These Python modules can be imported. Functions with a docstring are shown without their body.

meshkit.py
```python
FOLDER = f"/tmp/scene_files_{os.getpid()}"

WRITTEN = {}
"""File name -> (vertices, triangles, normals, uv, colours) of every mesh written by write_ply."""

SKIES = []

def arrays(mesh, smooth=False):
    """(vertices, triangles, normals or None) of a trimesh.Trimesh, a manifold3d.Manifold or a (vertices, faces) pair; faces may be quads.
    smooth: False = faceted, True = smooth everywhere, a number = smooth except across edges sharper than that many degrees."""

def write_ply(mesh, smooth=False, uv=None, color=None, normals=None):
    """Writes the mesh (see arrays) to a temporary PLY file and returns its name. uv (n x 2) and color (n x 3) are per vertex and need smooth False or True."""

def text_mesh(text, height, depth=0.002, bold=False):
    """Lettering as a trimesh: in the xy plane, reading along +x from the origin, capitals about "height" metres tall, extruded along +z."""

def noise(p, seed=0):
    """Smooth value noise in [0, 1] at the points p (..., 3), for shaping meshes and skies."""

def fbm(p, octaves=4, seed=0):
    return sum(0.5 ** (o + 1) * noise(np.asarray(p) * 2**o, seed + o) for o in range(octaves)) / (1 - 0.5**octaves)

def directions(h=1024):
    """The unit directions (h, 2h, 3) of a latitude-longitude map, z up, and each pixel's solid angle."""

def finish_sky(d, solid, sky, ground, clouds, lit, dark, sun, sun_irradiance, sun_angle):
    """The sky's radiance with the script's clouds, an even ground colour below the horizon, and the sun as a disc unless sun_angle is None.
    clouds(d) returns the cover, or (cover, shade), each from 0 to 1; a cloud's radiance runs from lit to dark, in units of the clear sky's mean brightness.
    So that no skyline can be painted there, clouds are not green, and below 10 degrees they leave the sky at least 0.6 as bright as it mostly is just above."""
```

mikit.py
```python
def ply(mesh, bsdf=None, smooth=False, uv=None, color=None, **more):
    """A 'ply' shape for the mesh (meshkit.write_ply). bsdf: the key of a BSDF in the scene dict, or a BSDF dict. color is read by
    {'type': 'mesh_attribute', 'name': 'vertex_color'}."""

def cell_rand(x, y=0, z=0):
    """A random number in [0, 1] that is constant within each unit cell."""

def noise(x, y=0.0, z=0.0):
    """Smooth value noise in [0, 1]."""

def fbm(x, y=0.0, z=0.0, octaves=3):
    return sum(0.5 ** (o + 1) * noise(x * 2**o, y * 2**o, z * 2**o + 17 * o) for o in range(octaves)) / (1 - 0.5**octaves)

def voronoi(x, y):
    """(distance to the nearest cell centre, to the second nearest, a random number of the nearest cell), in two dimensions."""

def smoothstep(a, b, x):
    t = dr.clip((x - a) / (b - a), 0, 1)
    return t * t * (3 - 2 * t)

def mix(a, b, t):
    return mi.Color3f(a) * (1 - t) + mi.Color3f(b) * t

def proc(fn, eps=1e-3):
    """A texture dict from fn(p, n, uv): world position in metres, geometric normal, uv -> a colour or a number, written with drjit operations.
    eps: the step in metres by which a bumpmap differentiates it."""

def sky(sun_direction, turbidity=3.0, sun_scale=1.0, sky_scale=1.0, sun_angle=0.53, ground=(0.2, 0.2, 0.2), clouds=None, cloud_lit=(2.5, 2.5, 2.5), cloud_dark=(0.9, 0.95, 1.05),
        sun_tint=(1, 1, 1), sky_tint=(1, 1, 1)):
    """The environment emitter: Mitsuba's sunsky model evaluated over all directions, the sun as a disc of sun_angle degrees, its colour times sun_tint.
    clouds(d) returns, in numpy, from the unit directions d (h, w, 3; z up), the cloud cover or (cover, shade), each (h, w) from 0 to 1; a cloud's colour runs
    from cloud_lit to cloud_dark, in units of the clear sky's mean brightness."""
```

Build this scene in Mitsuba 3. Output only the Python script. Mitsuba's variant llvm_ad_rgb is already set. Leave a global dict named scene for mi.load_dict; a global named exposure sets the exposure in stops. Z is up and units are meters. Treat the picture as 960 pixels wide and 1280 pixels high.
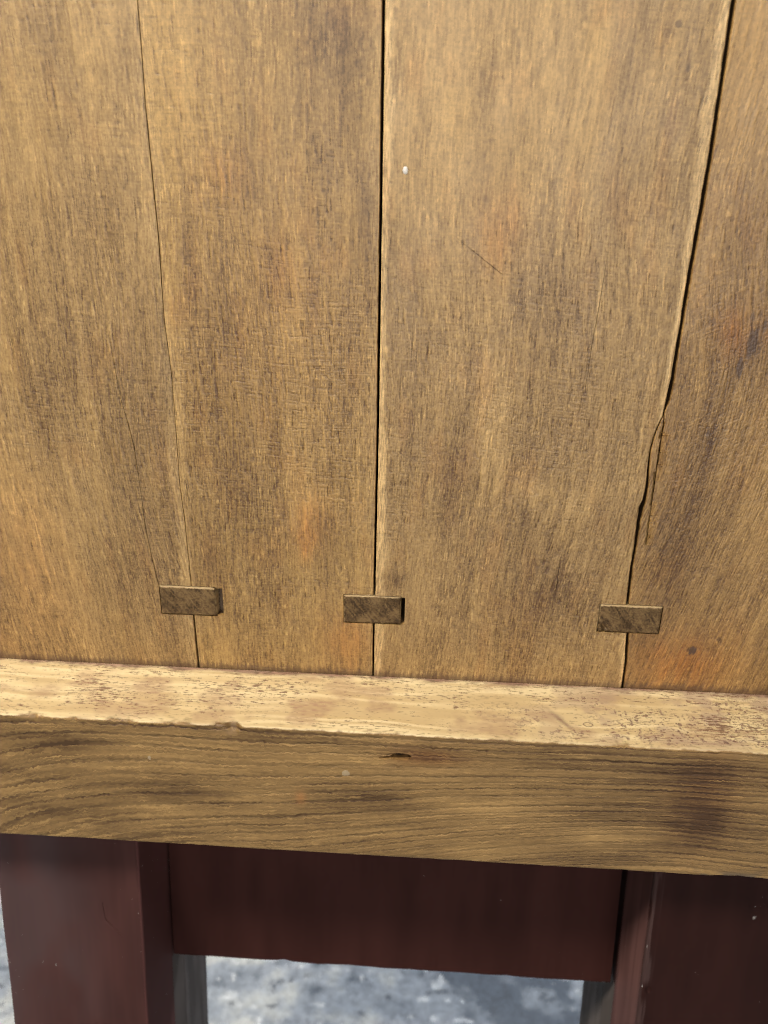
import math, numpy as np, trimesh, mitsuba as mi, drjit as dr, mikit, meshkit, manifold3d as m3
from mikit import noise, fbm, smoothstep, mix, proc
from shapely.geometry import LineString, Polygon
T4 = mi.ScalarTransform4f
scene, labels = {}, {}
rng = np.random.default_rng(7)

# ------------------------------------------------------------------ camera, sky, exposure
CAM, FWD, UP = np.array([.01715, -.38667, .80606]), np.array([-.04881, .97058, -.23576]), np.array([-.03738, .23410, .97149])
scene['camera'] = {'type': 'thinlens', 'fov': 53.08, 'fov_axis': 'x', 'to_world': T4().look_at(origin=CAM.tolist(), target=(CAM + FWD).tolist(), up=UP.tolist()),
                   'aperture_radius': .0017, 'focus_distance': .375, 'near_clip': .02, 'far_clip': 500.0}
KEY, KEY_AIM, KEY_R = np.array([-.60, -.75, 1.70]), np.array([0., 0., .70]), .13          # added key lamp out of view, in front, left and above
REAR = np.array([.35, 1.25, 2.3])                                                          # added lamp out of view, brightening the floor behind
KEY_RADIANCE, REAR_RADIANCE, FILL_RADIANCE = (109., 101., 88.), (62., 66., 71.), (2.0, 1.95, 1.90)
exposure = .43

# ------------------------------------------------------------------ frame of the leaning plank panel: s along, t up the planks, n out of the face (mm)
O = np.array([0, 0, .62]); TV = np.array([0, -.139691, .990195]); NV = np.array([0, -.990195, -.139691])
def world(v):
    v = np.asarray(v, float) / 1000
    return O + v[:, :1] * [1, 0, 0] + v[:, 1:2] * TV + v[:, 2:3] * NV
def stn(p):
    y, z = p.y * 1000, (p.z - .62) * 1000
    return p.x * 1000, y * float(TV[1]) + z * float(TV[2]), y * float(NV[1]) + z * float(NV[2])
def add(key, mesh, bsdf, smooth=35, panel=False):
    if hasattr(mesh, 'to_mesh'):
        m = mesh.to_mesh(); mesh = trimesh.Trimesh(m.vert_properties[:, :3], m.tri_verts, process=False)
    v = np.array(mesh.vertices)
    mesh = trimesh.Trimesh(world(v) if panel else v / 1000, mesh.faces, process=False)
    k, i = key, 0
    while k in scene:
        i += 1; k = f'{key}_{i:03d}'
    scene[k] = mikit.ply(mesh, bsdf, smooth=smooth)
    return k
def man(v, f):
    return m3.Manifold(m3.Mesh(np.asarray(v, np.float32), np.asarray(f, np.uint32)))
def solid_grid(top, low):
    """closed solid between two (nt, ns, 3) grids of points"""
    nt, ns = top.shape[:2]
    idx = np.arange(nt * ns).reshape(nt, ns)
    q = np.stack([idx[:-1, :-1], idx[:-1, 1:], idx[1:, 1:], idx[1:, :-1]], -1).reshape(-1, 4)
    f = [q, q[:, ::-1] + nt * ns]
    ring = np.concatenate([idx[0], idx[1:, -1], idx[-1, -2::-1], idx[-2:0:-1, 0]])
    nx = np.roll(ring, -1)
    f.append(np.stack([ring, ring + nt * ns, nx + nt * ns, nx], -1))
    f = np.vstack(f)
    f = np.vstack([f[:, [0, 1, 2]], f[:, [0, 2, 3]]])
    v = np.vstack([top.reshape(-1, 3), low.reshape(-1, 3)])
    m = man(v, f)
    return m
def slot(pts, width, depth, bottom=-6.0):
    g = LineString(pts).buffer(1, cap_style='flat') if np.isscalar(width) is False else None
    if g is None:
        g = LineString(pts).buffer(width / 2, cap_style='round', resolution=2)
    else:
        p = np.array(pts, float); w = np.array(width) / 2
        d = np.gradient(p, axis=0); d /= np.linalg.norm(d, axis=1, keepdims=True)
        nn = np.stack([-d[:, 1], d[:, 0]], 1)
        g = Polygon(np.vstack([p + nn * w[:, None], (p - nn * w[:, None])[::-1]])).buffer(.01)
    e = trimesh.creation.extrude_polygon(g, depth + 5); e.apply_translation([0, 0, -depth])
    return man(e.vertices, e.faces)
def block(s0, s1, t0, t1, n0, n1):
    return m3.Manifold.cube([s1 - s0, t1 - t0, n1 - n0]).translate([s0, t0, n0])

# ------------------------------------------------------------------ materials
def nz(x, y, k): return noise(x, y, k)
def blob(s, t, cs, ct, rs, rt): return dr.exp(-(dr.square((s - cs) / rs) + dr.square((t - ct) / rt)))
def lines(f, w): return 1 - smoothstep(0, w, dr.abs(f - .5))

# per plank: tint, share of cross scratches, slope of those scratches
TONE = {100: ((.98, .96, .97), .9, .05, .09), 200: ((1.03, .99, .90), 1.1, .03, .0), 300: ((1.03, 1.01, 1.03), .8, .10, -.10), 400: ((.96, .885, .80), .5, -.45, -.22)}
def plank_relief(s, t, k):
    w = s + TONE[k][3] * (t - 60) * (1 - .7 * smoothstep(80, 260, t)) + 9 * (fbm(s / 50, t / 120, k + 3.0, 2) - .5) + .5 * (nz(s / 5, t / 9, k + 4) - .5)
    f1 = nz(w / .40, t / 3.4, k + 20)                                         # fibres
    f2 = nz(w / .95, t / 8, k + 21)
    f3 = nz(w / .8, t / 30, k + 22)                                        # long grain
    tt = t + TONE[k][2] * s + 4 * nz(s / 40, t / 50, k + 8)
    amt = smoothstep(.25, .7, fbm(s / 30, t / 36, k + 50.0, 2)) * TONE[k][1]
    b = nz(s / 8, tt / .48, k + 30)                                         # scraper marks across
    nick = smoothstep(.80, .97, nz(s / 4.5, (t + .09 * s) / .55, k + 41)) * amt
    pit = smoothstep(.78, .95, nz(w / .6, t / 4, k + 40)) * (.3 + .7 * amt)
    return w, f1, f2, f3, b, amt, nick, pit
def plank_color(k, marks):
    def fn(p, n, uv):
        s, t, d = stn(p)
        w, f1, f2, f3, b, amt, nick, pit = plank_relief(s, t, k)
        streak = fbm(w / 4.2, t / 55, k + 1.0, 4)
        broad = fbm(w / 15, t / 95, k + 2.0, 4)
        v = .46 + .34 * (streak - .5) + .46 * (broad - .5) + .34 * (f1 - .5) + .20 * (f2 - .5) + .13 * (f3 - .5) + .15 * (b - .5) * (.2 + .8 * amt)
        v += .28 * (nz(s / .7, t / .8, k + 70) - .5) + .24 * smoothstep(.70, .95, nz(w / .5, t / 3.4, k + 71)) * (.25 + 1.2 * smoothstep(.4, .65, fbm(s / 16, t / 30, k + 73.0, 2))) - .13 * nick - .26 * pit
        orange = smoothstep(.56, .85, fbm(w / 9, t / 24, k + 9.0, 3)) * .16
        wk = 2 * (broad - .5)
        knot = mi.Float(0)
        for kind, cs, ct, rs, rt, g in marks:
            if kind == 'k':
                knot = knot + g * smoothstep(.25, .7, blob(s, t, cs, ct, rs, rt) + .5 * (f2 - .5)); continue
            m = blob(s + 3 * wk, t + 14 * (streak - .5), cs, ct, rs, rt) * g * (.65 + .7 * f2)
            if kind == 'o': orange = orange + m * .8
            else: v = v + m * (1 if kind == 'l' else -1)  # broad pale marks high on the planks put the sheen into the colour
        col = mix((.082, .0385, .0100), (.462, .298, .112), dr.clip(v, .02, 1.25)) * mi.Color3f(TONE[k][0])
        col = mix(col, col * mi.Color3f(1.08, .72, .42), dr.clip(orange, 0, 1))
        col = mix(col, (.055, .028, .016), dr.clip(knot, 0, 1))
        for e, g in ((EDGES[k][0], 1), (EDGES[k][1], -1)):                    # raw wood along the worn edges
            if e is not None:
                q = (s - e) * g
                wd = 2.0 + 4.6 * nz(t / 12, k, 60) * nz(t / 70, k, 61)
                m = (1 - smoothstep(wd * .35, wd * 1.6, q + .8 * (f2 - .5))) * EDGES[k][2]
                col = mix(col, col * 1.12 + mi.Color3f(.22, .165, .085), dr.clip(m, 0, 1) * (.35 + .8 * f1))
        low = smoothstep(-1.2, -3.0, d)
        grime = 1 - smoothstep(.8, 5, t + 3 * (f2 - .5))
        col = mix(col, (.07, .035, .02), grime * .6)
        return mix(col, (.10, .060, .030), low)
    return fn
def plank_bump(k):
    def fn(p, n, uv):
        s, t, d = stn(p)
        w, f1, f2, f3, b, amt, nick, pit = plank_relief(s, t, k)
        return (1.0 * f1 + .9 * f2 + .4 * f3 + .60 * b * (.15 + .85 * amt) - .75 * nick - 1.1 * pit + .8 * nz(s / .7, t / .8, k + 70) + 2.5 * nz(s / 10, t / 20, k + 81)) * (1.35 - .85 * smoothstep(90, 270, t)) * 1e-4
    return fn
def rough_fn(lo, hi, k):
    def fn(p, n, uv):
        s, t, d = stn(p)
        return lo + (hi - lo) * fbm(s / 9, t / 25, k + 90.0, 3)
    return fn
def wood(key, color, bump, rough, spec=.65, bs=1.5, coat=.35):
    scene[key] = {'type': 'twosided', 'bsdf': {'type': 'bumpmap', 'scale': bs, 'bump': proc(bump, 2.5e-4),
                  'bsdf': {'type': 'principled', 'base_color': proc(color), 'roughness': rough if isinstance(rough, float) else proc(rough), 'specular': spec, 'clearcoat': coat, 'clearcoat_gloss': .35}}}
EDGES = {100: (None, -104.8, .30), 200: (-104.0, -6.2, .25), 300: (-4.7, 128.6, 1.1), 400: (131.0, None, .0)}
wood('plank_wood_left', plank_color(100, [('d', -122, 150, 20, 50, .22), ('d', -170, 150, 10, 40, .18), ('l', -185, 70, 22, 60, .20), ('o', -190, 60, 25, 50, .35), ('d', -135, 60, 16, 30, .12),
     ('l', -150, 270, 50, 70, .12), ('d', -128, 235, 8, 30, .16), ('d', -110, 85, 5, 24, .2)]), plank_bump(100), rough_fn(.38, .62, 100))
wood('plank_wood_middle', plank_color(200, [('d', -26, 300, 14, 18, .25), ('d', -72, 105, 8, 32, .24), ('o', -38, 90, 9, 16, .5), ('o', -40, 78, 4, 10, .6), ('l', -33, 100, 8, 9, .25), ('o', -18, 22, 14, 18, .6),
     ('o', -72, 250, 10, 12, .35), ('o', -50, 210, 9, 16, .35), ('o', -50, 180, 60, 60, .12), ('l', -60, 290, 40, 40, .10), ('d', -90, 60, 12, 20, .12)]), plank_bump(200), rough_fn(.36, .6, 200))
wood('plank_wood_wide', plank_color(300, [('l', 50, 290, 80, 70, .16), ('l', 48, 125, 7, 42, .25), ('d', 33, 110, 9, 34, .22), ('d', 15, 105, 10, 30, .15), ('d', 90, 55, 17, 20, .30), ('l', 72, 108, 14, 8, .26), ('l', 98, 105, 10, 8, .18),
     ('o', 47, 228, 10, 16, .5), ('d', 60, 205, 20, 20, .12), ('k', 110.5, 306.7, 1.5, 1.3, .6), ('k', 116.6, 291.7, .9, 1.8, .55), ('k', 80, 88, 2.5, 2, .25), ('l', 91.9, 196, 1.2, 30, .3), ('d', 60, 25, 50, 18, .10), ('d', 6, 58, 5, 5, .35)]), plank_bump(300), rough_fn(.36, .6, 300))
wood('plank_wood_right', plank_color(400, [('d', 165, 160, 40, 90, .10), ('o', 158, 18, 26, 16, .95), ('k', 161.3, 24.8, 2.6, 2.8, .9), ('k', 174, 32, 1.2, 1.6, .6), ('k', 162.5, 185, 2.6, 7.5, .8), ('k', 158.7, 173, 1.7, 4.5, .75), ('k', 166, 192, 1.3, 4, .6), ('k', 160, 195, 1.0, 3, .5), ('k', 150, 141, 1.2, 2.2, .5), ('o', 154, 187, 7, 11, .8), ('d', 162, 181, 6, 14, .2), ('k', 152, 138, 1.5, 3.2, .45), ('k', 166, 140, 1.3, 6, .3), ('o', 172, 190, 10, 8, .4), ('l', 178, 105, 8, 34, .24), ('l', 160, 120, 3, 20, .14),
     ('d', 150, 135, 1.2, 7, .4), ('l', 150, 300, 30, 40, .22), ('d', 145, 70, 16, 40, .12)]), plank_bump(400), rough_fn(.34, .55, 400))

# the rail: grain runs along s; growth rings show on its front, pores, wear and painted-in light on its top
def rail_w(s, t):
    g = .52 * dr.exp(-dr.clip(s + 215, 0, 900) / 85) - .42 * smoothstep(-60, 150, s) * (1 - .12 * smoothstep(150, 190, s))
    return t * (1 - g) + 4.5 * (fbm(s / 70, t / 25, 7.0, 2) - .5) + 1.2 * (nz(s / 1.3, t / 1.3, 9) - .5)
def rail_rings(s, t):
    w = rail_w(s, t)
    x = w / 5.4 + 1.6 * nz(w / 13, 3.0, 4)
    fr = x - dr.floor(x)
    pore_line = (1 - smoothstep(.06, .30, fr)) * smoothstep(0, .05, fr)
    pores = smoothstep(.42, .80, nz(s / 1.7, w / .6, 12)) * smoothstep(.2, .7, nz(s / 12, w / 3, 13)) * pore_line
    return w, fr, pore_line, pores
def rail_color(p, n, uv):
    s, t, d = stn(p)
    w, fr, pl, pores = rail_rings(s, t)
    fine = nz(s / 26, w / .55, 21); fine2 = nz(s / 60, w / 1.5, 22); br = fbm(s / 55, t / 14, 23.0, 3)
    v = .43 + .34 * (fine - .5) + .32 * (fine2 - .5) + .85 * (br - .5) + .18 * (fr - .5) - .05 * pl - .13 * pores + .45 * smoothstep(.86, .97, nz(s / 55, w / .42, 27)) * smoothstep(.45, .65, nz(s / 40, t / 12, 28)) + .16 * smoothstep(.30, .42, fr) * (1 - smoothstep(.42, .6, fr)) * nz(s / 2.4, w, 14) + .34 * smoothstep(.72, .93, nz(s / 11, w / .55, 25)) + .14 * (nz(s / 3, w / .5, 26) - .5)
    v += .10 * (nz(s / 1.3, t / 1.1, 24) - .5)
    v -= .30 * blob(s, t, 158, -34, 13, 24) + .30 * blob(s, t, 166, -40, 7, 8) + .18 * blob(s, t, 158, 0, 25, 14) + .14 * blob(s, t, -170, -5, 60, 7) + .2 * blob(s, t, -20.6, -5.6, 1.6, 1.6) + .22 * blob(s, t, 16, -13.5, 16, 5)
    v += .2 * blob(s, t, 60, -30, 60, 25)
    c = mix((.064, .031, .010), (.372, .226, .083), dr.clip(.5 + .9 * (v - .5), .02, 1.2))
    c = mix(c, c * mi.Color3f(.85, .62, .5), .8 * blob(s, t, 24, -12.5, 18, 5) + .5 * blob(s, t, 160, -30, 16, 30))
    c = mix(c, (.36, .15, .045), .6 * blob(s, t, -39, -42, 2.5, 4))
    # worn top, also coloured paler to hold the light it gets
    da, df = nz(s / 7, d / .75, 31), nz(s / 2.4, d / 1.0, 32)
    wv = d + 3 * (fbm(s / 45, d / 16, 33.0, 2) - .5) * 3
    lay = nz(s / 60, wv / 2.4, 34)
    patch = fbm(s / 30, d / 16, 35.0, 3)
    dark = smoothstep(.62, .92, nz(s / 3.2, d / .55, 46) * .5 + nz(s / 1.3, d / .7, 47) * .3 + .12 + .08 * da + .45 * (patch - .5) + .06 * smoothstep(40, 160, s))
    top = mix((.53, .39, .20), (.71, .58, .34), smoothstep(.2, .8, lay * .5 + patch * .5))
    top = mix(top, (.34, .20, .12), .62 * smoothstep(.54, .72, fbm(s / 20, d / 14, 36.0, 4)) * (.4 + .6 * df) + (.25 + .6 * df) * (.55 * blob(s, d, -150, 30, 9, 14) + .45 * blob(s, d, -128, 24, 14, 9) + .3 * blob(s, d, -40, 30, 30, 8)))
    top = mix(top, (.37, .25, .18), .6 * smoothstep(40, 130, s) * smoothstep(.42, .62, fbm(s / 14, d / 12, 39.0, 4)))
    top = mix(top, (.17, .090, .05), dark * .85)
    spot = smoothstep(.55, .85, nz(s / 1.3, d / 1.3, 37) * .6 + nz(s / .7, d / .7, 48) * .4) * smoothstep(.42, .66, fbm(s / 18, d / 14, 38.0, 2)) * smoothstep(10, 110, s)
    top = mix(top, (.17, .10, .075), spot * .85)
    kr = dr.sqrt(dr.square(s - 104) + dr.square((d - 34) * 1.3))
    top = mix(top, (.16, .09, .06), .7 * (1 - smoothstep(.0, .7, dr.abs(kr - 2.2))) + .6 * blob(s - .6 * (d - 30), d, 90, 32, 1.6, 7))
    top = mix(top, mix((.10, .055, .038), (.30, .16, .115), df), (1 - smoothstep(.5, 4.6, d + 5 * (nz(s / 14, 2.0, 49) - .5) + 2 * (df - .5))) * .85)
    top = mix(top, (.62, .49, .27), smoothstep(43, 49, d + 3 * (da - .5)) * .5)
    c = mix(c, top, smoothstep(-.9, -.15, t + .5 * (df - .5)))
    hole = blob(s, t, 11, -13.2, 5.2, 2.3)
    c = mix(c, (.02, .013, .01), smoothstep(.55, .7, hole) * smoothstep(.0, .6, 49.4 - d))
    dirt = blob(s, t, 182, -78, 22, 3.5) * smoothstep(.4, .6, nz(s / 4, t / 3, 40))
    return mix(c, (.035, .035, .04), .8 * dirt)
def rail_bump(p, n, uv):
    s, t, d = stn(p)
    w, fr, pl, pores = rail_rings(s, t)
    face = smoothstep(-.6, -1.6, t)
    f = -2.6 * pores - 1.6 * pl + .9 * nz(s / 14, w / .8, 21) + .9 * nz(s / 1.4, t / 1.2, 42) + 2 * nz(s / 30, w / 5, 45)
    u = 1.6 * nz(s / 7, d / .75, 31) + 1.0 * nz(s / 2.4, d / 1.0, 32) + 2 * nz(s / 16, d / 9, 44)
    return (f * face + u * (1 - face)) * 1e-4
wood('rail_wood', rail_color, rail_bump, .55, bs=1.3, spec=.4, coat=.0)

PEGS = [(-120.2, -90.0, 32.9, 49.8, -86.4, 5), (-21.8, 8.1, 32.5, 48.9, 10.3, 24), (110.9, 142.6, 33.8, 49.8, 143.0, 24)]
def peg_color(p, n, uv):
    s, t, d = stn(p)
    q, r = (s + t * .75) / 1.25, (s - t * 1.2) / 1.25
    v = .5 + .40 * (nz(q / .8, r / 7, 51) - .5) + .9 * (fbm(s / 6, t / 5, 52.0, 3) - .5) + .45 * (nz(s / .6, t / .6, 53) - .5)
    c = mix((.046, .025, .009), (.175, .108, .046), smoothstep(.1, .9, v))
    e = mi.Float(99)
    for s0, s1, t0, t1, h1, dp in PEGS:
        q = dr.minimum(dr.minimum(s - s0, s1 - s) + .6, t1 - t)
        e = dr.select((s > s0 - 1) & (s < s1 + 1), q, e)
    return mix(c, (.46, .33, .17), (1 - smoothstep(.5, 1.1, e + .5 * (nz(s / 1.2, t / 1.2, 54) - .5))) * .8)  # upper edges coloured pale, a painted highlight on the chamfer
def peg_bump(p, n, uv):
    s, t, d = stn(p)
    return (2.0 * nz((s + t * .75) / 1.1, (s - t * 1.2) / 9, 51) + 1.0 * nz(s / .8, t / .8, 53)) * 1e-4
wood('peg_wood', peg_color, peg_bump, .65, coat=.0, spec=.3)

DARK = {'left_paint': (.050, .020, .018), 'right_paint': (.018, .0052, .0042), 'apron_paint': (.031, .0090, .0070)}  # one red paint: right copy darkened for shade, left copy lighter
LIGHT = {'left_paint': (.080, .032, .028), 'right_paint': (.029, .0090, .0072), 'apron_paint': (.046, .0145, .0115)}
def paint(key, light_tint, wear_edge=None):
    def col(p, n, uv):
        x, y, z = p.x * 1000, p.y * 1000, p.z * 1000
        b = fbm(x / 35, z / 70, y / 35, 3); f = nz(x / 2.0, z / 26, 61); g = nz(x / 9, z / 50, 62)
        c = mix(DARK[key], LIGHT[key], smoothstep(.25, .75, b * .6 + g * .3 + f * .1))
        if light_tint:
            du = smoothstep(.3, .75, fbm(x / 28, z / 45, 63.0, 3)) * smoothstep(-150, -200, x) + .55 * smoothstep(-175, -225, x)  # grey sheen on the left post, put into its colour
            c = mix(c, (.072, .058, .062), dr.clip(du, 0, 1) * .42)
        if light_tint: c = mix(c, (.115, .046, .042), smoothstep(-140.4, -139.6, x) * (1 - smoothstep(33, 38, y)) * (.5 + .5 * b))  # inner side made lighter in colour, standing for light on it
        raw = smoothstep(35.6, 36.6, y) * smoothstep(394, 392, z + 3 * f)
        c = mix(c, mix((.065, .053, .047), (.12, .10, .09), b), raw)
        sp = smoothstep(.925, .95, nz(x / 1.6, z / 1.6, y / 1.6 + 64)) * smoothstep(.5, .6, nz(x / 13, z / 13, 65))
        c = mix(c, (.25, .23, .22), sp)
        if wear_edge is not None:
            m = (1 - smoothstep(1.0, 6.0, dr.abs(x - wear_edge) + (y + 10) + 5 * (nz(x, z / 25, 66) - .5)))
            c = mix(c, (.13, .085, .08), m * .30 * smoothstep(.3, .6, nz(x / 1.5, z / 14, 67) * .6 + .2))
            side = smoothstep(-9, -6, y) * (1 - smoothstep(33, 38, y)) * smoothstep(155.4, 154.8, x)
            c = mix(c, (.150, .072, .064), side * (.6 + .4 * nz(y / 3, z / 40, 68)))  # inner side coloured lighter for the light from the left
        return c
    def bump(p, n, uv):
        x, y, z = p.x * 1000, p.y * 1000, p.z * 1000
        return (1.0 * nz(x / 2.4, z / 22, y / 2.4) + 2.2 * nz(x / 12, z / 24, y / 12) + .4 * nz(x / 1.2, z / 1.2, y / 1.2)) * 1e-4
    scene[key] = {'type': 'twosided', 'bsdf': {'type': 'bumpmap', 'scale': 1.0, 'bump': proc(bump, 3e-4),
                  'bsdf': {'type': 'principled', 'base_color': proc(col), 'roughness': .72, 'specular': .12}}}
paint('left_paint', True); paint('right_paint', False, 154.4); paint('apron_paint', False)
def grey_col(p, n, uv):
    x, y, z = p.x * 1000, p.y * 1000, p.z * 1000
    v = fbm(y / 6, z / 40, x / 6, 3)
    c = mix((.065, .054, .048), (.12, .10, .092), smoothstep(.25, .75, v))
    return mix(c, (.045, .038, .036), .5 * smoothstep(.3, .6, blob(y, z, 72, 372, 12, 30)))
scene['grey_wood'] = {'type': 'twosided', 'bsdf': {'type': 'principled', 'base_color': proc(grey_col), 'roughness': .7, 'specular': .3}}
def back_col(p, n, uv):
    x, z = p.x * 1000, p.z * 1000
    return mix((.03, .018, .01), (.06, .035, .018), fbm(x / 5, z / 60, 3.0, 3))
scene['back_wood'] = {'type': 'twosided', 'bsdf': {'type': 'principled', 'base_color': proc(back_col), 'roughness': .8, 'specular': .2}}
def floor_col(p, n, uv):
    x, y = p.x * 1000, p.y * 1000
    a = fbm(x / 95, y / 80, 71.0, 3); b = fbm(x / 24, y / 19, 72.0, 4); c = fbm(x / 260, y / 200, 73.0, 3)
    v = .60 + 1.9 * (a - .5) + .8 * (b - .5) + 1.0 * (c - .5)
    col = mix((.12, .14, .17), (.36, .385, .42), smoothstep(.15, .62, v))
    col = mix(col, (.56, .56, .53), smoothstep(.55, 1.0, v))
    sp = smoothstep(.72, .95, nz(x / 9, y / 9, 74)) * smoothstep(.4, .6, fbm(x / 40, y / 40, 76.0, 2))
    gr = .6 * nz(x / 2.5, y / 2.5, 75) + .4 * nz(x / 6, y / 6, 77)
    col = mix(col, (.09, .10, .12), .75 * smoothstep(.70, .85, nz(x / 16, y / 12, 78) * .7 + .3 * nz(x / 5, y / 5, 79)))
    return mix(col, (.80, .80, .79), sp * .8) * (.72 + .56 * gr)
scene['concrete'] = {'type': 'twosided', 'bsdf': {'type': 'principled', 'base_color': proc(floor_col), 'roughness': .35, 'specular': .5}}
scene['wax'] = {'type': 'twosided', 'bsdf': {'type': 'principled', 'base_color': {'type': 'rgb', 'value': [.62, .58, .52]}, 'roughness': .12, 'specular': .6}}

scene['glue'] = {'type': 'twosided', 'bsdf': {'type': 'principled', 'base_color': {'type': 'rgb', 'value': [.34, .25, .14]}, 'roughness': .10, 'specular': .9}}

# ------------------------------------------------------------------ the setting
g = trimesh.Trimesh([[-40, -40, 0], [40, -40, 0], [40, 40, 0], [-40, 40, 0]], [[0, 1, 2], [0, 2, 3]], process=False)
scene['concrete_floor'] = mikit.ply(g, 'concrete')
labels['concrete_floor'] = {'kind': 'structure', 'label': 'bright blotchy grey concrete floor under the table', 'category': 'floor'}

def frame_to(z):
    z = z / np.linalg.norm(z); x = np.cross([0, 0, 1.0], z); x = x / np.linalg.norm(x) if np.linalg.norm(x) > 1e-6 else np.array([1., 0, 0]); y = np.cross(z, x)
    return np.stack([x, y, z], 1)
scene['lamp_metal'] = {'type': 'twosided', 'bsdf': {'type': 'principled', 'base_color': {'type': 'rgb', 'value': [.12, .13, .12]}, 'roughness': .4, 'specular': .5}}
def lamp(key, at, aim, r, radiance, label):
    F = frame_to(aim - at)
    prof = np.array([[r * 1.12, .03], [r * 1.10, 0], [r * .8, -.08], [.05, -.13], [.045, -.20], [0, -.20], [0, -.196], [.041, -.196], [.046, -.128], [r * .77, -.077], [r * 1.08, 0], [r * 1.10, .03], [r * 1.12, .03]])
    shade = trimesh.creation.revolve(prof, sections=40)
    shade.vertices = shade.vertices @ F.T + at
    scene[key + '__shade'] = mikit.ply(shade, 'lamp_metal', smooth=35)
    d = trimesh.creation.cylinder(r, .006, sections=40); d.vertices = d.vertices @ F.T + at
    scene[key + '__diffuser'] = {**mikit.ply(d, smooth=35), 'bsdf': {'type': 'diffuse', 'reflectance': {'type': 'rgb', 'value': [.5, .5, .5]}}, 'emitter': {'type': 'area', 'radiance': {'type': 'rgb', 'value': list(radiance)}}}
    labels[key] = {'label': label, 'category': 'lamp'}
lamp('added_key_lamp', KEY, KEY_AIM, KEY_R, KEY_RADIANCE, 'added unseen metal lamp lighting the table from the upper left')
lamp('added_rear_lamp', REAR, REAR + [0, -.02, -1.], .22, REAR_RADIANCE, 'added unseen lamp brightening the floor behind the table')
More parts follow.
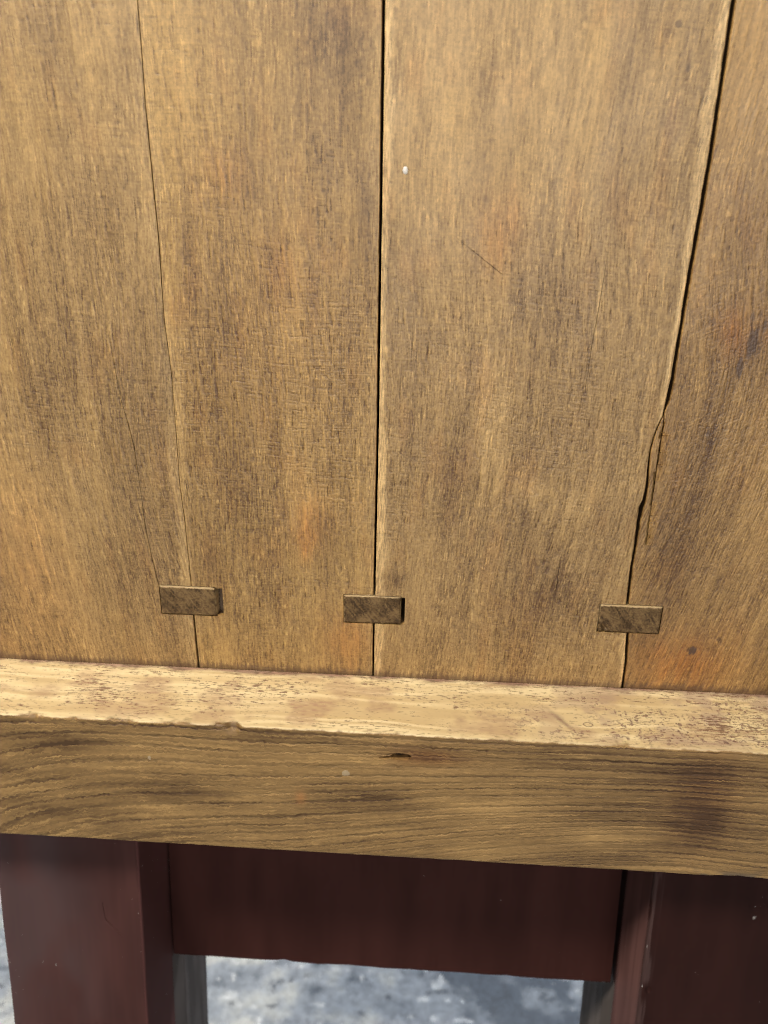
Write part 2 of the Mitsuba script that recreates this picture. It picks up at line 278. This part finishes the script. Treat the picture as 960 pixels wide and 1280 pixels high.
# added glowing panel for fill and sheen, three metres in front of the table
DX0, DX1, DZ = -1.0, 1.9, 2.45
tr = trimesh.transformations.translation_matrix
fr = [trimesh.creation.box((DX1 - DX0 + .2, .08, .1), tr(((DX0 + DX1) / 2, -3.3, DZ + .05)))] + [trimesh.creation.box((.1, .08, DZ - .002), tr((x, -3.3, DZ / 2))) for x in (DX0 - .05, DX1 + .05)]
scene['added_fill_panel__frame'] = mikit.ply(trimesh.util.concatenate(fr), 'lamp_metal')
g = trimesh.Trimesh([[DX0, -3.3, .02], [DX1, -3.3, .02], [DX1, -3.3, DZ], [DX0, -3.3, DZ]], [[0, 2, 1], [0, 3, 2]], process=False)
scene['added_fill_panel__glow_pane'] = {**mikit.ply(g), 'bsdf': {'type': 'diffuse', 'reflectance': {'type': 'rgb', 'value': [.1, .1, .1]}}, 'emitter': {'type': 'area', 'radiance': {'type': 'rgb', 'value': list(FILL_RADIANCE)}}}
labels['added_fill_panel'] = {'label': 'added unseen glowing panel opposite the table for fill and sheen', 'category': 'added_fill_panel'}

# ------------------------------------------------------------------ the table
TB = 'plank_table'
labels[TB] = {'label': 'old brown plank table with pegged joints, thick ledge rail and dark red painted base', 'category': 'table'}
LOW, HIGH = -78.5, 420.0
ts = np.unique(np.round(np.concatenate([np.arange(LOW, HIGH, 2.0), [HIGH], np.arange(100, 170, .6)]), 2))
wob = lambda t, k, a, L: a * 2 * (meshkit.fbm(np.stack([t / L, t * 0 + k, t * 0], -1), 3, k) - .5)
def curve(pts):
    p = np.array(sorted(pts, key=lambda q: q[1])); return lambda t: np.interp(t, p[:, 1], p[:, 0])
def plank(L, R, k, lift, r=.9, cup=0.0, twist=0.0):
    e = np.array([0, .12, .3, .55, .9, 1.5, 3])
    l, rr = L(ts), R(ts)
    wdt = rr - l
    n_in = int(max(wdt) / 5)
    mid = np.linspace(0, 1, n_in)[1:-1]
    cols = np.concatenate([np.repeat(e[None], len(ts), 0), 4 + mid[None] * (wdt[:, None] - 8), wdt[:, None] - e[::-1][None]], 1)
    s = l[:, None] + cols; t = np.repeat(ts[:, None], s.shape[1], 1)
    ed = np.minimum(cols, wdt[:, None] - cols)
    x = np.clip(1 - ed / r, 0, 1)
    u = cols / wdt[:, None]
    nn = lift + cup * (1 - (2 * u - 1) ** 2) + twist * (u - .5) - r * (1 - np.sqrt(1 - x ** 2)) + .5 * (meshkit.fbm(np.stack([s / 30, t / 60, s * 0 + k], -1), 3, k) - .5)
    return solid_grid(np.stack([s, t, nn], -1), np.stack([s, t, s * 0 - 22], -1))
c1 = curve([(-104.6, 420), (-104.7, 300), (-105.2, 276), (-104.7, 242), (-104.4, 226), (-105.1, 188), (-103.8, 162), (-104.4, 105), (-103.5, 88), (-102.9, 51), (-103.0, 32), (-102.7, 2), (-102.7, LOW)])
w1 = curve([(.22, 420), (.22, 315), (.18, 285), (.30, 250), (.22, 215), (.10, 190), (.05, 150), (.05, 118), (.15, 104), (.18, 60), (.7, 33), (1.0, 0), (1.0, LOW)])
c2 = curve([(-5.4, 420), (-5.4, 130), (-5.7, 90), (-6.0, 30), (-6.1, LOW)])
w2 = curve([(1.35, 420), (1.3, 310), (1.15, 200), (1.1, 100), (1.1, 50), (.9, 0), (.9, LOW)])
l3 = curve([(129.2, 420), (129.6, 314), (130.1, 262), (129.7, 234), (129.2, 212), (129.1, 188), (128.7, 165), (128.3, 157), (127.7, 150), (126.3, 144.5), (124.8, 138.5), (124.3, 133), (124.5, 124), (124.9, 116), (124.6, 108), (123.4, 104), (123.4, 96), (123.5, 84), (123.3, 71), (124.0, 50), (126.5, 31), (127.9, 15), (128.0, 0), (128, LOW)])
r3 = curve([(131.0, 420), (131.3, 314), (131.8, 262), (131.4, 234), (130.8, 212), (130.7, 188), (130.4, 165), (130.1, 157), (128.3, 151), (126.7, 144.8), (125.3, 138.8), (124.9, 133), (125.3, 124), (126.2, 116), (126.3, 108), (125.4, 101), (125.2, 96), (124.9, 84), (124.7, 71), (125.4, 50), (127.9, 31), (129.3, 15), (129.2, 0), (129.2, LOW)])
fz = lambda t, k: wob(t, k, .35, 6) * .6
A = plank(lambda t: -262 + 0 * t, lambda t: c1(t) - w1(t) / 2 + fz(t, 1) * .4, 1, .05, r=.28)
B = plank(lambda t: c1(t) + w1(t) / 2 + fz(t, 1) * .4, lambda t: c2(t) - w2(t) / 2 + fz(t, 2) * .4, 2, -.02, r=.35, cup=.15)
Cc = plank(lambda t: c2(t) + w2(t) / 2 + fz(t, 3) * .4, lambda t: l3(t) + fz(t, 4) * 1.1, 3, .12, r=.8, cup=.2)
D = plank(lambda t: r3(t) + fz(t, 5) * .8, lambda t: 256 + 0 * t, 4, -.25, r=.7, cup=.2)
# mortises across the joints
for i, (s0, s1, t0, t1, h1, dp) in enumerate(PEGS):
    hole = block(s0 - .35, s1 + .25, t0 - .3, t1 + .35, -30, 9) + block(s1, h1, t0 + .6, t1 - .3, -dp, 9)
    if i == 0: A, B = A - hole, B - hole
    elif i == 1: B, Cc = B - hole, Cc - (hole + block(s1, h1 - 1.0, t0 + .2, t0 + 5, -dp, 9))
    else: Cc, D = Cc - hole, D - hole
# cracks
A = A - slot([(-131.8, 178), (-130.6, 160), (-129.8, 150), (-127.2, 136), (-125.8, 126), (-124.9, 107), (-124.4, 84), (-122.6, 66), (-121.2, 55), (-120.4, 49.5)], [.03, .18, .14, .3, .36, .12, .34, .3, .36, .4], 4)
D = D - slot([(128.25, 151), (128.7, 146), (128.7, 136), (128.9, 129), (128.7, 124), (128.9, 116), (129.0, 105), (129.2, 96), (129.5, 84)], [.15, .5, .75, .7, .55, .4, .25, .15, .05], 7)
B = B - slot([(-101.6, 112), (-100.9, 104), (-100.6, 95)], [.05, .25, .05], 3)
Cc = Cc - slot([(93.6, 222), (92.6, 200), (91.2, 180), (90.6, 160)], [.03, .22, .18, .03], 3) - slot([(26, 227.5), (38, 219), (48.4, 211.6)], [.05, .22, .3], 1.2) - slot([(88, 76), (87.6, 60), (87.2, 52)], [.03, .25, .05], 3)
for m, k, lab in ((A, 'plank_wood_left', 'leftmost plank, dark streaked, with a fine branching crack'), (B, 'plank_wood_middle', 'second plank from the left, tinged orange low down'), (Cc, 'plank_wood_wide', 'widest plank with pale worn edges'), (D, 'plank_wood_right', 'rightmost plank, browner with an orange foot')):
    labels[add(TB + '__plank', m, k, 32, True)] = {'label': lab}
add(TB + '__back_board', block(-262, 256, LOW, HIGH, -33, -22.3), 'back_wood', False, True)
# pegs
for i, (s0, s1, t0, t1, h1, dp) in enumerate(PEGS):
    us = np.unique(np.concatenate([[0, .2, .45, .8], np.arange(1.2, s1 - s0 - 1, .5), s1 - s0 - np.array([0, .2, .45, .8])]))
    vs = np.unique(np.concatenate([[0, .2, .45, .8], np.arange(1.2, t1 - t0 - 1, .5), t1 - t0 - np.array([0, .2, .45, .8])]))
    U, V = np.meshgrid(us, vs)
    s, t = s0 + U, t0 + V
    nseed = lambda x, y, k: meshkit.fbm(np.stack([x, y, x * 0 + k], -1), 3, k)
    ed = np.minimum(np.minimum(U, us[-1] - U), np.minimum(V, vs[-1] - V))
    r = 1.0 + .9 * (nseed(s / 2.5, t / 2.5, 11 + i) - .5)
    x = np.clip(1 - ed / r, 0, 1)
    n = (.55, .45, .55)[i] - r * (1 - np.sqrt(1 - x ** 2)) + .35 * (nseed((s + .75 * t) / 1.2, (s - 1.2 * t) / 12, 21 + i) - .5) + .35 * (nseed(s / 8, t / 8, 31 + i) - .5)
    if i == 1: n -= .5 * U / us[-1]
    if i == 2: n -= 2.8 * np.clip(1 - (U / 8 + np.maximum(V - 1, 0) / 7), 0, 1) * (nseed(s / 1.6, t / 1.6, 44) > .47)
    bot_s, bot_t = s.copy(), t.copy()
    if i == 0:                                                          # rounded upper right corner
        cu, cv = us[-1] - 2.2, vs[-1] - 2.2
        m = (U > cu) & (V > cv); a, b = (U - cu) / 2.2, (V - cv) / 2.2
        h = np.maximum(np.maximum(a, b), 1e-6) / np.maximum(np.hypot(a, b), 1e-6)
        s[m] = s0 + cu + 2.2 * (a * h)[m]; t[m] = t0 + cv + 2.2 * (b * h)[m]
    wr = lambda q, k: .35 * (nseed(q / 2.5, q * 0, k) - .5)
    t = t + wr(s, 61 + i) * (np.abs(V - vs[-1] / 2) / (vs[-1] / 2)) ** 3
    m = solid_grid(np.stack([s, t, n], -1), np.stack([s, t, n * 0 - 22.2], -1))
    labels[add(TB + '__peg', m, 'peg_wood', 40, True)] = {'label': ('left peg with a wide gap at its right end', 'middle peg with a black gap at its right end', 'right peg with a broken lower left corner')[i]}
# rail: a lengthwise grid round the section
ss = np.arange(-250, 246.1, .8)
def arc(cn, ct, r, a0, a1, m): return [(cn + r * math.cos(a), ct + r * math.sin(a)) for a in np.radians(np.linspace(a0, a1, m))]
sec = [(n, 0.) for n in np.linspace(.6, 46, 20)] + arc(48.2, -1.3, 1.3, 90, 0, 7) + [(49.5, t) for t in np.linspace(-4, -75, 28)] + arc(48.0, -77.0, 1.5, 0, -90, 6) + [(25, -78.5), (.6, -78.5)] + arc(.9, -78.2, .3, -90, -180, 2) + [(.6, -40)]
sec = np.array(sec)
S = np.repeat(ss[:, None], len(sec), 1); Nn = np.repeat(sec[None, :, 0], len(ss), 0); Tt = np.repeat(sec[None, :, 1], len(ss), 0)
f3 = lambda x, y, k, o=3: meshkit.fbm(np.stack([x, y, x * 0 + k], -1), o, k) - .5
topw = np.clip((Tt + 2.5) / 2.5, 0, 1) * (Nn > 2); facew = np.clip((Nn - 47) / 2.5, 0, 1)
edge = np.exp(-((Nn - 49.5) ** 2 + (Tt - 0) ** 2) / 3.2 ** 2)
Tt = Tt + topw * (.9 * f3(S / 50, Nn / 20, 71) + .3 * f3(S / 5, Nn / 5, 72))
Nn = Nn + facew * (.8 * f3(S / 60, Tt / 25, 73) + .25 * f3(S / 6, Tt / 4, 74))
chip = np.zeros_like(ss)
for c, w, d in ((-172, 9, 1.0), (-150, 7, .8), (-128, 10, .9), (-100, 8, .5), (-78, 6, 1.3), (-71, 4, 2.0), (8, 14, .5), (60, 8, .4), (118, 6, .7), (171, 9, .5)):
    chip += d * np.clip(1 - ((ss - c) / w) ** 2, 0, 1)
chip = chip * (.6 + 1.2 * (f3(ss / 2.2, ss * 0, 75) + .3)) + .25 * np.maximum(f3(ss / 4, ss * 0, 76), 0) * 2
Tt = Tt - edge * chip[:, None] * .9; Nn = Nn - edge * chip[:, None] * .9
lowe = np.exp(-((Nn - 49.5) ** 2 + (Tt + 78.5) ** 2) / 3.0 ** 2)
Tt = Tt + lowe * (1.0 * np.maximum(f3(ss / 7, ss * 0, 77), 0) + np.exp(-((ss - 188) / 12) ** 2) * (.8 + 1.6 * f3(ss / 2.5, ss * 0, 78)))[:, None]
m, k = S.shape
idx = np.arange(m * k).reshape(m, k); j = np.roll(idx, -1, 1)
q = np.stack([idx[:-1], j[:-1], j[1:], idx[1:]], -1).reshape(-1, 4)
v = np.stack([S, Tt, Nn], -1).reshape(-1, 3)
tri = np.vstack([q[:, [0, 2, 1]], q[:, [0, 3, 2]]])
cen = [v[idx[0]].mean(0), v[idx[-1]].mean(0)]
tri = np.vstack([tri, np.stack([np.roll(idx[0], -1), np.full(k, m * k), idx[0]], 1)[:, [0, 1, 2]], np.stack([idx[-1], np.full(k, m * k + 1), np.roll(idx[-1], -1)], 1)])
v = np.vstack([v, cen])
tm = trimesh.Trimesh(v, tri, process=False)
if tm.volume < 0: tri = tri[:, ::-1]
rail = man(v, tri)
rail = rail - m3.Manifold.sphere(1, 40).scale([5.4, 2.1, 7]).translate([11.4, -13.1, 50.5]) - m3.Manifold.sphere(1, 24).scale([4.0, .8, 3]).rotate([0, 0, 6]).translate([4.5, -13.9, 50])
rail = rail - slot([(-79, -2.0), (-74, -1.4), (-69, -1.9), (-64, -2.7)], [.1, .5, .7, .1], 3).translate([0, 0, 51]) 
labels[add(TB + '__rail', rail, 'rail_wood', 35, True)] = {'label': 'thick rail with a worn top ledge coloured paler for its light and ringed grain on its front'}
for s, t, n, a, b, wm in ((-15.5, -25.0, 49.4, 2.6, 2.2, 'glue'), (-115.2, -22.3, 49.2, 1.5, 2.0, 'glue'), (4.9, 252.7, .15, 1.2, 1.6, 'wax')):
    e = trimesh.creation.icosphere(3); w = e.vertices * [a, b, .4]
    w = w + e.vertices * (.5 * f3(w[:, 0] / 2, w[:, 1] / 2, 81))[:, None] + [s, t, n]
    add(TB + '__wax_drop', trimesh.Trimesh(w, e.faces), wm, True, True)
# painted base (world mm)
def board(x0, x1, y0, y1, z0, z1, r, k, amp=.5):
    b = m3.Manifold.batch_hull([m3.Manifold.sphere(r, 16).translate([x, y, z]) for x in (x0 + r, x1 - r) for y in (y0 + r, y1 - r) for z in (z0 + r, z1 - r)]).refine_to_length(9)
    m = b.to_mesh(); vv = np.array(m.vert_properties[:, :3]); o = vv - [(x0 + x1) / 2, (y0 + y1) / 2, (z0 + z1) / 2]
    vv = vv + amp * 2 * np.stack([meshkit.fbm(vv / 45 + 9 * c, 2, k + c) - .5 for c in range(3)], 1) * [1, 1, .3]
    return man(vv, m.tri_verts)
left = board(-224.6, -138.7, -10, 60, 0, 540.3, 2.2, 1, .4)
left = left - m3.Manifold.batch_hull([m3.Manifold.sphere(.5, 8).translate([-162, -10, 471]), m3.Manifold.sphere(.8, 8).translate([-160.4, -10, 459.5])]) - m3.Manifold.batch_hull([m3.Manifold.sphere(.8, 8).translate([-160.4, -10, 459.5]), m3.Manifold.sphere(.5, 8).translate([-151, -10, 448.5])])
labels[add(TB + '__post', left, 'left_paint', 35)] = {'label': 'left red post with grey sheen put into its colour and a curved crack'}
right = board(154.4, 238, -10, 60, 0, 540.3, 2.0, 2, .4) - m3.Manifold.sphere(1.8, 10).scale([1, .6, 1.5]).translate([158.8, -10.2, 435.5])
labels[add(TB + '__post', right, 'right_paint', 35)] = {'label': 'right red post with a worn pale inner edge'}
for x0, x1 in ((-223, -139.2), (154.9, 238)):
    add(TB + '__grey_post', board(x0, x1, 60.3, 112, 0, 540, 1.2, 5, .2), 'grey_wood', 35)
ap = np.arange(-137.9, 152.6, 1.0)
bz = 392.6 + .9 * (meshkit.fbm(np.stack([ap / 14, ap * 0, ap * 0], -1), 4, 3) - .5) + 1.3 * np.exp(-((ap + 63) / 4) ** 2) - .8 * np.exp(-((ap + 40) / 8) ** 2)
rows = [(36.2, 1, 541), (36.2, 0, 3.), (36.8, 0, .4), (38, 0, 0), (58, 0, 0), (58, 1, 541)]
pts = np.array([[(x, y, (z if a else b + z)) for y, a, z in rows] for x, b in zip(ap, bz)])
tap = np.clip((pts[..., 2] - 392) / 140, 0, 1)
pts[..., 0] -= np.clip((pts[..., 0] - 140) / 12, 0, 1) * (.7 + 1.0 * tap)
pts[..., 0] += np.clip((-126 - pts[..., 0]) / 12, 0, 1) * .4
m, k = pts.shape[:2]; idx = np.arange(m * k).reshape(m, k); j = np.roll(idx, -1, 1)
q = np.stack([idx[:-1], j[:-1], j[1:], idx[1:]], -1).reshape(-1, 4)
fan = lambda r: np.stack([np.full(k - 2, r[0]), r[1:-1], r[2:]], 1)
tri = np.vstack([q[:, [0, 1, 2]], q[:, [0, 2, 3]], fan(idx[0])[:, ::-1], fan(idx[-1])])
apm = trimesh.Trimesh(pts.reshape(-1, 3), tri, process=False)
if apm.volume < 0: apm.invert()
labels[add(TB + '__apron', apm, 'apron_paint', 35)] = {'label': 'dark red apron board between the posts, chipped along its lower edge'}
